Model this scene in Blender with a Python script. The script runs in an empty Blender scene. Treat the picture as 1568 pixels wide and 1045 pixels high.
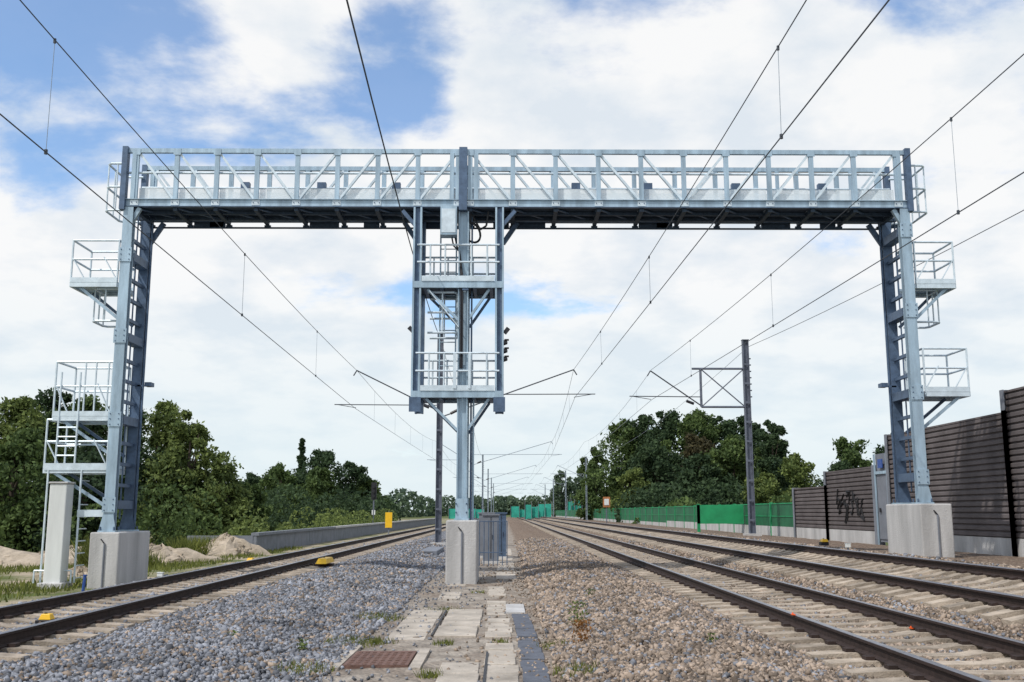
import bpy, math, random
import numpy as np
from mathutils import Vector, Matrix
R=random.Random(7); NR=np.random.RandomState(5)
scene=bpy.context.scene
CAMZ=1.6
# ---------------- materials ----------------
def nt(name):
    m=bpy.data.materials.new(name); m.use_nodes=True
    t=m.node_tree; b=t.nodes['Principled BSDF']; return m,t,b
def mat(name,col,rough=.6,metal=0,var=.25,scale=3.0,bump=0.0,bscale=40,col2=None,island=0,spec=.4,streak=False):
    m,t,b=nt(name); N=t.nodes; L=t.links
    tc=N.new('ShaderNodeTexCoord'); n=N.new('ShaderNodeTexNoise'); n.inputs['Scale'].default_value=scale
    n.inputs['Detail'].default_value=6; n.inputs['Roughness'].default_value=.65
    if streak:
        mp=N.new('ShaderNodeMapping'); mp.inputs['Scale'].default_value=(1,1,.18); L.new(tc.outputs['Object'],mp.inputs[0]); L.new(mp.outputs[0],n.inputs['Vector'])
    else: L.new(tc.outputs['Object'],n.inputs['Vector'])
    r=N.new('ShaderNodeValToRGB'); r.color_ramp.elements[0].position=.3; r.color_ramp.elements[1].position=.72
    c2=col2 if col2 else tuple(min(1,c*(1+var)) for c in col)
    c1=tuple(c*(1-var) for c in col)
    r.color_ramp.elements[0].color=(*c1,1); r.color_ramp.elements[1].color=(*c2,1)
    L.new(n.outputs['Fac'],r.inputs['Fac']); out=r.outputs['Color']
    if island:
        g=N.new('ShaderNodeNewGeometry'); mr=N.new('ShaderNodeMapRange'); mr.inputs['To Min'].default_value=1-island; mr.inputs['To Max'].default_value=1+island
        L.new(g.outputs['Random Per Island'],mr.inputs['Value'])
        v=N.new('ShaderNodeVectorMath'); v.operation='SCALE'; L.new(out,v.inputs[0]); L.new(mr.outputs[0],v.inputs['Scale']); out=v.outputs[0]
    L.new(out,b.inputs['Base Color'])
    b.inputs['Roughness'].default_value=rough; b.inputs['Metallic'].default_value=metal
    b.inputs['Specular IOR Level'].default_value=spec
    if bump:
        n2=N.new('ShaderNodeTexNoise'); n2.inputs['Scale'].default_value=bscale; n2.inputs['Detail'].default_value=5
        L.new(tc.outputs['Object'],n2.inputs['Vector'])
        bp=N.new('ShaderNodeBump'); bp.inputs['Strength'].default_value=bump; bp.inputs['Distance'].default_value=.02
        L.new(n2.outputs['Fac'],bp.inputs['Height']); L.new(bp.outputs[0],b.inputs['Normal'])
    return m
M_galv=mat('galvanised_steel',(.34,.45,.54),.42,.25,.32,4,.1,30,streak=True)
M_galvd=mat('galvanised_steel_dark_shaded',(.085,.13,.205),.5,.25,.3,5)  # for dark steel parts, and as painted-in shade on the rear tower posts
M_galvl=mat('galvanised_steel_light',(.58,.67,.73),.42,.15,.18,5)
M_deck=mat('grating_dark',(.035,.055,.085),.6,.3,.4,12)
M_conc=mat('concrete',(.46,.455,.45),.85,0,.28,1.6,.5,30,spec=.2,streak=True)
M_concp=mat('concrete_path',(.42,.375,.32),.9,0,.38,2.2,.6,40,spec=.2)
M_sleeper=mat('concrete_sleeper',(.35,.295,.235),.9,0,.4,4,.6,40,spec=.2,island=.25)
M_railtop=mat('rail_top_steel',(.27,.27,.30),.35,.8,.2,8)
M_railside=mat('rail_rust',(.035,.022,.019),.8,.1,.4,12)
M_wire=mat('wire_copper_dark',(.06,.07,.085),.6,.3,.1)
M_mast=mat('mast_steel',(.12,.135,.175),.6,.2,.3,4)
M_mastf=mat('mast_steel_far_haze',(.28,.33,.38),.6,.2,.2,4)  # paler mast steel with distance haze put into the colour; droppers share it
M_black=mat('black_plastic',(.02,.02,.025),.5,0,.2)
M_yellow=mat('yellow_paint',(.85,.50,.02),.45,0,.12,6)
M_white=mat('white_plastic',(.64,.66,.65),.6,0,.15,2,streak=True)
M_wall=mat('noise_wall_panel',(.12,.105,.105),.8,0,.3,1.2,spec=.2,island=.12)
M_wallg=mat('wall_grey',(.18,.195,.225),.8,0,.2,2)
M_green=mat('green_panel',(.015,.26,.10),.6,0,.25,1.2)
M_greend=mat('green_panel_dark',(.010,.12,.05),.6,0,.4,.9)
M_teal=mat('teal_netting',(.03,.33,.25),.8,0,.3,.8)
M_blue=mat('blue_paint',(.03,.08,.3),.5,0,.1)
M_rust=mat('rusty_cover',(.17,.10,.08),.8,.2,.3,10,.5,60)
M_slate=mat('dark_drain',(.10,.11,.135),.8,0,.3,6,.4,30)
M_bark=mat('bark',(.07,.055,.04),.9,0,.3,6)
M_stoneL=mat('ballast_grey',(.20,.21,.235),.85,0,.35,.9,island=.6,spec=.2)
M_stoneR=mat('ballast_brown',(.27,.215,.17),.9,0,.35,.9,island=.6,spec=.2)
M_rubble=mat('rubble_sand',(.38,.32,.25),.95,0,.35,2.5,.8,12,spec=.1,island=.2)
M_orange=mat('orange_paint',(.8,.12,.02),.5,0,.1)
M_graf=mat('graffiti_black',(.008,.008,.01),.8,0,.1)
def leafmat(name,c,sc=.35):
    m,t,b=nt(name);N=t.nodes;L=t.links
    g=N.new('ShaderNodeNewGeometry'); tc=N.new('ShaderNodeTexCoord')
    n=N.new('ShaderNodeTexNoise'); n.inputs['Scale'].default_value=sc; n.inputs['Detail'].default_value=3
    L.new(tc.outputs['Object'],n.inputs['Vector'])
    a=N.new('ShaderNodeMath'); a.operation='MULTIPLY'; a.inputs[1].default_value=.45; L.new(g.outputs['Random Per Island'],a.inputs[0])
    s=N.new('ShaderNodeMath'); s.operation='MULTIPLY_ADD'; s.inputs[1].default_value=.8; L.new(n.outputs['Fac'],s.inputs[0]); L.new(a.outputs[0],s.inputs[2])
    r=N.new('ShaderNodeValToRGB'); e=r.color_ramp.elements
    e[0].position=.3; e[0].color=(c[0]*.5,c[1]*.55,c[2]*.6,1); e[1].position=.9; e[1].color=(c[0]*1.7,c[1]*1.5,c[2]*1.2,1)
    L.new(s.outputs[0],r.inputs['Fac']); L.new(r.outputs[0],b.inputs['Base Color'])
    b.inputs['Roughness'].default_value=.7; b.inputs['Specular IOR Level'].default_value=.2
    tr=N.new('ShaderNodeBsdfTranslucent'); L.new(r.outputs[0],tr.inputs['Color'])
    mx=N.new('ShaderNodeMixShader'); mx.inputs[0].default_value=.32
    L.new(b.outputs[0],mx.inputs[1]); L.new(tr.outputs[0],mx.inputs[2]); L.new(mx.outputs[0],N['Material Output'].inputs['Surface'])
    return m
M_leaf=leafmat('foliage',(.072,.118,.044)); M_leaf2=leafmat('foliage_light',(.12,.17,.06)); M_leafd=leafmat('foliage_dark',(.042,.076,.040))
M_leafr=leafmat('foliage_reddish',(.07,.068,.04)); M_grass=leafmat('grass_blades',(.13,.16,.045),.8); M_dry=leafmat('dry_weed',(.25,.13,.05),1)
M_leaff=leafmat('foliage_far_haze',(.09,.14,.10),.05)  # lighter, bluer leaves: distance haze painted into the foliage colour
def infill():
    m,t,b=nt('mesh_infill');N=t.nodes;L=t.links
    b.inputs['Base Color'].default_value=(.74,.80,.83,1); b.inputs['Roughness'].default_value=.6
    tc=N.new('ShaderNodeTexCoord'); n=N.new('ShaderNodeTexNoise'); n.inputs['Scale'].default_value=1.2; L.new(tc.outputs['Object'],n.inputs['Vector'])
    mr=N.new('ShaderNodeMapRange'); mr.inputs['To Min'].default_value=.25; mr.inputs['To Max'].default_value=.8; L.new(n.outputs['Fac'],mr.inputs['Value'])
    tr=N.new('ShaderNodeBsdfTransparent'); mx=N.new('ShaderNodeMixShader')
    L.new(mr.outputs[0],mx.inputs[0]); L.new(tr.outputs[0],mx.inputs[1]); L.new(b.outputs[0],mx.inputs[2]); L.new(mx.outputs[0],N['Material Output'].inputs['Surface'])
    return m
M_infill=infill()
# ---------------- builders ----------------
class MB:
    def __init__(s): s.v=[];s.f=[];s.mi=[];s.m=[]
    def mid(s,m):
        if m not in s.m: s.m.append(m)
        return s.m.index(m)
    def add(s,vs,fs,m):
        o=len(s.v); s.v+= [tuple(v) for v in vs]; k=s.mid(m)
        for f in fs: s.f.append([i+o for i in f]); s.mi.append(k)
    def box(s,x0,x1,y0,y1,z0,z1,m):
        vs=[(x,y,z) for z in (z0,z1) for y in (y0,y1) for x in (x0,x1)]
        s.add(vs,[(0,2,3,1),(4,5,7,6),(0,1,5,4),(2,6,7,3),(0,4,6,2),(1,3,7,5)],m)
    def frame(s,a,b,up=(0,0,1)):
        a=Vector(a);b=Vector(b);d=(b-a).normalized();u=Vector(up)
        if abs(d.dot(u))>.98: u=Vector((0,1,0))
        x=d.cross(u).normalized(); y=x.cross(d).normalized(); return a,b,x,y
    def beam(s,a,b,w,h,m,up=(0,0,1)):
        a,b,x,y=s.frame(a,b,up); w/=2;h/=2
        vs=[p+x*i*w+y*j*h for p in (a,b) for i,j in ((-1,-1),(1,-1),(1,1),(-1,1))]
        s.add(vs,[(3,2,1,0),(4,5,6,7),(0,1,5,4),(1,2,6,5),(2,3,7,6),(3,0,4,7)],m)
    def tube(s,a,b,r,m,n=6,r2=None):
        a,b,x,y=s.frame(a,b); r2=r if r2 is None else r2
        vs=[p+(x*math.cos(2*math.pi*i/n)+y*math.sin(2*math.pi*i/n))*rr for p,rr in ((a,r),(b,r2)) for i in range(n)]
        fs=[(i,(i+1)%n,n+(i+1)%n,n+i) for i in range(n)]+[tuple(range(n))[::-1],tuple(range(n,2*n))]
        s.add(vs,fs,m)
    def path(s,pts,r,m,n=6):
        for p,q in zip(pts[:-1],pts[1:]): s.tube(p,q,r,m,n)
    def hpost(s,x,y,z0,z1,w,d,m,t=.022,mw=None):
        s.box(x-w/2,x+w/2,y-d/2,y-d/2+t,z0,z1,m); s.box(x-w/2,x+w/2,y+d/2-t,y+d/2,z0,z1,m)
        s.box(x-t/2,x+t/2,y-d/2+t,y+d/2-t,z0,z1,mw or m)
    def hpost2(s,x,y,z0,z1,w,d,m,t=.022,mw=None):
        s.box(x-w/2,x-w/2+t,y-d/2,y+d/2,z0,z1,m); s.box(x+w/2-t,x+w/2,y-d/2,y+d/2,z0,z1,m)
        s.box(x-w/2+t,x+w/2-t,y-t/2,y+t/2,z0,z1,mw or m)
    def obj(s,name,bevel=0,smooth=False,origin=None):
        me=bpy.data.meshes.new(name); V=np.array(s.v)
        o=origin if origin is not None else ((V[:,0].min()+V[:,0].max())/2,(V[:,1].min()+V[:,1].max())/2,V[:,2].min())
        V=V-np.array(o); me.from_pydata(V.tolist(),[],s.f)
        for m in s.m: me.materials.append(m)
        me.polygons.foreach_set('material_index',s.mi)
        if smooth: me.polygons.foreach_set('use_smooth',[True]*len(s.f))
        me.update(); ob=bpy.data.objects.new(name,me); ob.location=o; scene.collection.objects.link(ob)
        if bevel:
            bv=ob.modifiers.new('b','BEVEL'); bv.width=bevel; bv.segments=2; bv.limit_method='ANGLE'
        return ob
def npobj(name,V,F,mats,mi=None,origin=(0,0,0)):
    me=bpy.data.meshes.new(name); V=np.asarray(V,dtype=np.float32)-np.array(origin,dtype=np.float32); F=np.asarray(F,dtype=np.int32); n,k=F.shape
    me.vertices.add(len(V)); me.vertices.foreach_set('co',V.ravel())
    me.loops.add(n*k); me.loops.foreach_set('vertex_index',F.ravel())
    me.polygons.add(n); me.polygons.foreach_set('loop_start',np.arange(0,n*k,k,dtype=np.int32))
    for m in mats: me.materials.append(m)
    if mi is not None: me.polygons.foreach_set('material_index',np.asarray(mi,dtype=np.int32))
    me.update(calc_edges=True); me.validate()
    ob=bpy.data.objects.new(name,me); ob.location=origin; scene.collection.objects.link(ob); return ob
def group(name,loc,kids):
    e=bpy.data.objects.new(name,None); e.location=loc; e.empty_display_size=.5; scene.collection.objects.link(e)
    for k in kids: k.parent=e; k.matrix_parent_inverse=Matrix.Translation(-Vector(loc))
    return e
# ---------------- terrain ----------------
PX=[-4000,-60,-30,-14,-10.6,-8.9,-8.2,-7.6,-4.9,-4.6,-3.4,-2.1,-1.6,.45,.8,1.5,2.6,3.15,5.9,6.2,8.9,9.3,12.9,13.6,40,4000]
PZ=[-.8,-.8,-.5,-.25,-.12,-.10,.04,.075,.075,.12,.14,.02,0,0,.04,.15,.16,.075,.075,.185,.535,.6,.5,.3,-.2,-.8]
def gz(x): return np.interp(x,PX,PZ)
def gzz(x,y):
    w=np.clip(np.minimum(x+4.6,-2.0-x)*2,0,1)+np.clip(np.minimum(x-.7,3.0-x)*2,0,1)
    return gz(x)+w*.03*(np.sin(2.1*x+.7*y)*np.sin(.9*y-1.3*x)+.6*np.sin(3.7*y+x*2.9)*np.sin(4.1*x-1.7*y))
def terrain():
    xs=sorted(set([round(v,3) for v in PX]+[round(float(v),3) for v in np.arange(-14,14,.3)]+list(np.arange(-60,-14,3.0))+list(np.arange(16,60,4.0))+[-4000,-2000,-1000,-500,-250,-120,120,250,500,1000,2000,4000]))
    ys=list(np.arange(-12,50,.4))+list(np.arange(50,160,4))+[180,220,300,400,600,1000,1800,3000,5000]
    X,Y=np.meshgrid(xs,ys); Z=np.where(Y<50,gzz(X,Y),gz(X))
    nz=NR.uniform(-1,1,Z.shape)*.012*(np.abs(X)<14); Z=Z+nz
    V=np.stack([X,Y,Z],-1).reshape(-1,3); nx=len(xs);ny=len(ys)
    i=np.arange(ny-1)[:,None]*nx+np.arange(nx-1)[None]; i=i.ravel()
    F=np.stack([i,i+1,i+nx+1,i+nx],1)
    m,t,b=nt('ground_mat');N=t.nodes;L=t.links
    g=N.new('ShaderNodeNewGeometry'); sp=N.new('ShaderNodeSeparateXYZ'); L.new(g.outputs['Position'],sp.inputs[0])
    def noise(sc,det=5):
        n=N.new('ShaderNodeTexNoise'); n.inputs['Scale'].default_value=sc; n.inputs['Detail'].default_value=det; n.inputs['Roughness'].default_value=.65; L.new(g.outputs['Position'],n.inputs['Vector']); return n
    nx_=noise(1.3); ma=N.new('ShaderNodeMath'); ma.operation='MULTIPLY_ADD'; ma.inputs[1].default_value=1.2
    L.new(nx_.outputs['Fac'],ma.inputs[0]); L.new(sp.outputs['X'],ma.inputs[2])
    def step(a,w=.12,inp=None):
        r=N.new('ShaderNodeMapRange'); r.inputs['From Min'].default_value=a-w; r.inputs['From Max'].default_value=a+w; r.clamp=True
        L.new(inp or ma.outputs[0],r.inputs['Value']); return r.outputs[0]
    def mix(f,a,b_):
        x=N.new('ShaderNodeMix'); x.data_type='RGBA'; L.new(f,x.inputs[0])
        for s,k in ((a,6),(b_,7)):
            if isinstance(s,tuple): x.inputs[k].default_value=(*s,1)
            else: L.new(s,x.inputs[k])
        return x.outputs[2]
    def ramp(n,c1,c2,p1=.35,p2=.65):
        r=N.new('ShaderNodeValToRGB'); r.color_ramp.elements[0].position=p1; r.color_ramp.elements[1].position=p2
        r.color_ramp.elements[0].color=(*c1,1); r.color_ramp.elements[1].color=(*c2,1); L.new(n,r.inputs['Fac']); return r.outputs[0]
    vo=N.new('ShaderNodeTexVoronoi'); vo.inputs['Scale'].default_value=19; L.new(g.outputs['Position'],vo.inputs['Vector'])
    vsep=N.new('ShaderNodeSeparateColor'); L.new(vo.outputs['Color'],vsep.inputs[0])
    bl=ramp(vsep.outputs[0],(.07,.072,.08),(.27,.28,.305),.1,.95)
    br=ramp(vsep.outputs[0],(.08,.06,.045),(.33,.265,.21),.1,.95)
    rustn=noise(.8); br=mix(ramp(rustn.outputs['Fac'],(0,0,0),(.6,.6,.6)),br,(.16,.105,.075))
    pn=noise(3.5,9); path=ramp(pn.outputs['Fac'],(.20,.175,.15),(.42,.375,.32))
    pn2=noise(.9,5); path=mix(ramp(pn2.outputs['Fac'],(0,0,0),(.6,.6,.6),.42,.62),path,br)
    gn=noise(.45,7); field=ramp(gn.outputs['Fac'],(.10,.125,.04),(.38,.32,.235),.40,.58)
    fn=noise(.05,4); far=ramp(fn.outputs['Fac'],(.06,.09,.03),(.13,.14,.055))
    c=mix(step(-8.0,.2),field,bl)
    c=mix(step(-1.5,.2),c,path)
    c=mix(step(1.2,.15),c,br)
    c=mix(step(14.2,.3),c,far)
    yf=step(330,60,sp.outputs['Y']); c=mix(yf,c,far)
    L.new(c,b.inputs['Base Color']); b.inputs['Roughness'].default_value=.95; b.inputs['Specular IOR Level'].default_value=.1
    bp=N.new('ShaderNodeBump'); bp.inputs['Strength'].default_value=.8; bp.inputs['Distance'].default_value=.03
    iv=N.new('ShaderNodeMath'); iv.operation='SUBTRACT'; iv.inputs[0].default_value=1; L.new(vo.outputs['Distance'],iv.inputs[1])
    L.new(iv.outputs[0],bp.inputs['Height']); L.new(bp.outputs[0],b.inputs['Normal'])
    npobj('ground',V,F,[m])
terrain()
# ballast stones
CUBE=np.array([(x,y,z) for z in (-1,1) for y in (-1,1) for x in (-1,1)],float)
CF=np.array([(0,2,3,1),(4,5,7,6),(0,1,5,4),(2,6,7,3),(0,4,6,2),(1,3,7,5)])
def stones(name,P,size,mi,mats):
    n=len(P); V=CUBE[None]*NR.uniform(.4,1.05,(n,8,3))
    V=V*(size[:,None,None]*NR.uniform(.65,1.3,(n,1,3)))
    a=NR.uniform(0,6.28,(n,3)); 
    for ax,(i,j) in enumerate(((0,1),(1,2),(0,2))):
        c=np.cos(a[:,ax])[:,None]; s=np.sin(a[:,ax])[:,None]; vi=V[:,:,i].copy(); vj=V[:,:,j].copy()
        V[:,:,i]=c*vi-s*vj; V[:,:,j]=s*vi+c*vj
    V=V+P[:,None,:]; F=(CF[None]+np.arange(n)[:,None,None]*8).reshape(-1,4)
    return npobj(name,V.reshape(-1,3),F,mats,np.repeat(mi,6))
SLP=.6
TR=[(-6.25,.13),(4.52,.27),(7.55,.41)]
def ballast():
    Ps=[];S=[];MI=[]
    for (x0,x1,mi) in ((-8.6,-1.75,0),(.55,9.4,1)):
        for (y0,y1,den,sz) in ((8,13,760,.0235),(13,20,540,.0265),(20,34,230,.031),(34,58,85,.036)):
            n=int((x1-x0)*(y1-y0)*den); x=NR.uniform(x0,x1,n); y=NR.uniform(y0,y1,n)
            k=np.abs(x)<.55*y+.8
            for xc,ph in TR:
                on=(np.abs(x-xc)<1.27); f=((y-ph)/SLP)%1.0; f=np.minimum(f,1-f)*SLP
                k&=~(on&(f<.13)&(NR.uniform(0,1,n)>.14))
            x=x[k];y=y[k];n=len(x)
            z=gzz(x,y)+NR.uniform(-.01,.022,n)
            sc=sz*NR.uniform(.5,1.25,n)*np.where(NR.uniform(0,1,n)<.05,1.5,1)
            m_=np.full(n,mi); fl=NR.uniform(0,1,n)<(.14 if mi==1 else .2); m_[fl]=1-mi
            Ps.append(np.stack([x,y,z],1)); S.append(sc); MI.append(m_)
    n=9000; x=NR.uniform(-2.1,.9,n); y=NR.uniform(8,34,n)
    e=np.minimum(np.abs(x+1.9),np.abs(x-.6)); k=NR.uniform(0,1,n)<np.exp(-e/.22)+.16
    x=x[k];y=y[k]; Ps.append(np.stack([x,y,gz(x)+.012],1)); S.append(.015*NR.uniform(.4,1.6,len(x))); MI.append((x>-.6+NR.normal(0,.4,len(x))).astype(int))
    stones('ballast_gravel',np.concatenate(Ps),np.concatenate(S),np.concatenate(MI),[M_stoneL,M_stoneR])
ballast()
# ---------------- tracks ----------------
def track(xc,zc,cant,ph,y0=-8,y1=420):
    ang=math.atan(cant/1.5); ca,sa=math.cos(ang),math.sin(ang)
    def T(u,y,w): return (xc+u*ca-w*sa,y,zc+u*sa+w*ca)
    s=MB()
    y=ph+SLP*math.floor(y0/SLP)
    while y<190:
        wt=-.150; h=.2; d=.13
        prof=[(-1.3,wt-.02),(-.98,wt),(-.5,wt),(-.3,wt-.03),(.3,wt-.03),(.5,wt),(.98,wt),(1.3,wt-.02)]
        jy=R.uniform(-.012,.012)
        vs=[];n=len(prof)
        for yy,ww in ((y-d+jy,0),(y+d+jy,0)): vs+= [T(u,yy,w) for u,w in prof]
        for yy in (y-d-.02+jy,y+d+.02+jy): vs+= [T(u*1.01,yy,wt-h) for u,w in prof]
        fs=[]
        for i in range(n-1):
            fs+=[(i,i+1,n+i+1,n+i),(i+1,i,2*n+i,2*n+i+1),(n+i,n+i+1,3*n+i+1,3*n+i)]
        fs+=[(0,n,3*n,2*n),(2*n-1,n-1,3*n-1,4*n-1)]
        s.add(vs,fs,M_sleeper)
        if y<45:
            for u0 in (-.75,.75):
                for du in (-.13,.13):
                    a=T(u0+du-.045,y,wt+.012); b=T(u0+du+.045,y,wt+.012); s.beam(a,b,.12,.05,M_railside)
        y+=SLP
    so=s.obj('sleepers')
    r=MB()
    prof=[(-.07,-.15),(.07,-.15),(.07,-.138),(.012,-.12),(.012,-.045),(.036,-.035),(.036,-.006),(.028,0),(-.028,0),(-.036,-.006),(-.036,-.035),(-.012,-.045),(-.012,-.12),(-.07,-.138)]
    n=len(prof)
    for u0 in (-.75,.75):
        ys=list(range(y0,60,8))+[100,160,240,y1]
        vs=[T(u0+u,yy,w+.002) for yy in ys for u,w in prof]
        o=len(r.v); r.v+=vs
        k1=r.mid(M_railside);k2=r.mid(M_railtop)
        for a in range(len(ys)-1):
            for i in range(n):
                j=(i+1)%n; r.f.append([o+a*n+i,o+a*n+j,o+(a+1)*n+j,o+(a+1)*n+i]); r.mi.append(k2 if i in (6,7,8) else k1)
    ro=r.obj('rails')
    group('railway_track',(xc,20,zc-.3),[so,ro])
track(-6.25,.30,0,.13); track(4.52,.30,0.0,.27); track(7.55,.605,.19,.41)
# ---------------- gantry ----------------
XL,XR,XC=-9.2,9.85,-1.0; YF,YB=24.0,25.3; ZB,ZT=9.0,10.48
def hoop_cage(b,xa,xb,y0,y1,z0,z1,m):
    ym=(y0+y1)/2; r=.02
    for z in np.linspace(z0,z1,3 if z1-z0>.9 else 2):
        b.path([(xa,y0,z),(xb-.08*np.sign(xb-xa),y0,z),(xb,y0+.1,z),(xb,y1-.1,z),(xb-.08*np.sign(xb-xa),y1,z),(xa,y1,z)],r*1.4,m)
    for p in ((xb,y0+.1),(xb,y1-.1),(xb,ym),((xa+xb)/2,y0),((xa+xb)/2,y1)):
        b.tube((p[0],p[1],z0),(p[0],p[1],z1),r,m)
def platform(b,x0,x1,y0,y1,z,h,m,deck=M_galv):
    b.box(x0,x1,y0,y1,z-.02,z+.02,deck)
    for yy in (y0,y1): b.beam((x0,yy,z-.05),(x1,yy,z-.05),.05,.12,m)
    for xx in (x0,x1): b.beam((xx,y0,z-.05),(xx,y1,z-.05),.05,.12,m)
    for xx in (x0,x1):
        for yy in (y0,y1): b.tube((xx,yy,z),(xx,yy,z+h),.026,m)
    for k in (1,.55):
        b.path([(x0,y0,z+h*k),(x1,y0,z+h*k),(x1,y1,z+h*k),(x0,y1,z+h*k),(x0,y0,z+h*k)],.026,m)
    b.box(x0,x1,y0-.03,y0-.022,z,z+.12,m); b.box(x0,x1,y1+.022,y1+.03,z,z+.12,m)
def girder():
    g=MB(); x0,x1=-9.38,10.02
    Lx=list(np.linspace(x0+.3,XC-.15,9)); Rx=list(np.linspace(XC+.15,x1-.3,11))
    for yy,mm in ((YF,M_galv),(YB,M_galv)):
        s=-1 if yy==YF else 1
        g.box(x0,x1,yy-.012,yy+.012,ZB,ZB+.17,mm); g.box(x0,x1,yy-.06,yy+.06,ZB-.014,ZB-.001,M_galvd)
        g.box(x0,x1,yy-.06,yy+.06,ZB+.171,ZB+.185,mm)
        g.box(x0,x1,yy-.045,yy+.045,ZT-.11,ZT,mm)
        for x in Lx+Rx:
            g.box(x-.055,x+.055,yy-.04,yy+.04,ZB+.186,ZT-.111,mm)
            g.box(x-.10,x+.10,yy+s*.012,yy+s*.028,ZB+.03,ZB+.16,M_galvl)
            g.box(x-.09,x+.09,yy+s*.046,yy+s*.056,ZT-.17,ZT-.01,mm)
            for dx in (-.06,.06): g.tube((x+dx,yy+s*.028,ZB+.1),(x+dx,yy+s*.045,ZB+.1),.014,M_galvd,5)
        for X in (Lx,Rx):
            n=len(X)-1
            for i in range(n):
                a,b_=(X[i],X[i+1])
                if i<n/2: p,q=(a+.06,ZT-.12),(b_-.06,ZB+.2)
                else: p,q=(a+.06,ZB+.2),(b_-.06,ZT-.12)
                g.beam((p[0],yy-s*.02,p[1]),(q[0],yy-s*.02,q[1]),.055,.075,M_galvl,up=(0,1,0))
        g.tube((x0,yy-s*.06,ZB+.88),(x1,yy-s*.06,ZB+.88),.03,M_galvl)
    for x,w in ((x0+.03,.13),(x1-.03,.13),(XC-.02,.20)):
        for yy in (YF-.03,YB+.03): g.box(x-w/2,x+w/2,yy-.09,yy+.09,ZB-.1,ZT+.03,M_galvd)
    for x in (x0+.25,x1-.25,XC-.3,XC+.3):
        for yy in (YF,YB): g.box(x-.05,x+.05,yy-.06,yy+.06,ZB+.186,ZT-.11,M_galv)
    go=g.obj('truss_girder')
    d=MB()
    X=sorted(Lx+Rx)
    for k,(a,b_) in enumerate(zip(X[:-1],X[1:])):
        if b_-a<.4: continue
        d.box(a+.05,b_-.05,YF+.1,YB-.10,ZB+.02,ZB+.05,M_deck)
    for k,x in enumerate(X):
        d.box(x-.05,x+.05,YF+.02,YB-.02,ZB-.10,ZB+.018,M_deck)
        d.box(x-.08,x+.08,YB-.03,YB+.03,ZB-.15,ZB-.101,M_deck)
        if k%3==1: d.box(x+.09,x+.85,YB-.02,YB-.01,ZB-.15,ZB-.016,M_deck)
        if k%4==2: d.box(x-.5,x-.09,YB-.02,YB-.01,ZB-.15,ZB-.016,M_deck)
    d.box(x0,x1,YB-.03,YB+.03,ZB-.185,ZB-.151,M_deck)
    d.beam((x0,24.45,ZB-.03),(x1,24.45,ZB-.03),.06,.08,M_deck); d.beam((x0,24.95,ZB-.03),(x1,24.95,ZB-.03),.1,.08,M_deck)
    for k in range(len(X)-1):
        if X[k+1]-X[k]>.4: d.beam((X[k],YF+.1,ZB-.02),(X[k+1],YB-.1,ZB-.02),.05,.03,M_galvd)
    do=d.obj('walkway_deck')
    f=MB()
    for a,b_ in zip(X[:-1],X[1:]):
        f.box(a+.06,b_-.06,YB-.1,YB-.095,ZB+.2,ZB+.75,M_infill)
        f.box(a+.06,b_-.06,YF+.095,YF+.1,ZB+.2,ZB+.5,M_infill)
    fo=f.obj('mesh_infill_panels')
    e=MB(); RE=random.Random(9)
    for x in list(Lx[2:8:2])+list(Rx[2:10:2]):
        xx=x+RE.uniform(.2,.5); e.box(xx,xx+.22,YB-.35,YB-.2,ZB+.35,ZB+.95,M_galvd); e.tube((xx+.1,YB-.28,ZB+.06),(xx+.1,YB-.28,ZB+.35),.03,M_galvd)
    for xx in (7.0,7.5,8.9): e.box(xx,xx+.08,YB-.3,YB-.22,ZB+.06,ZB+1.3,M_galv)
    e.tube((x0,YB-.2,ZB+.3),(x1,YB-.2,ZB+.3),.03,M_wallg)
    eo=e.obj('girder_equipment')
    return [go,do,fo,eo]
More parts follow.
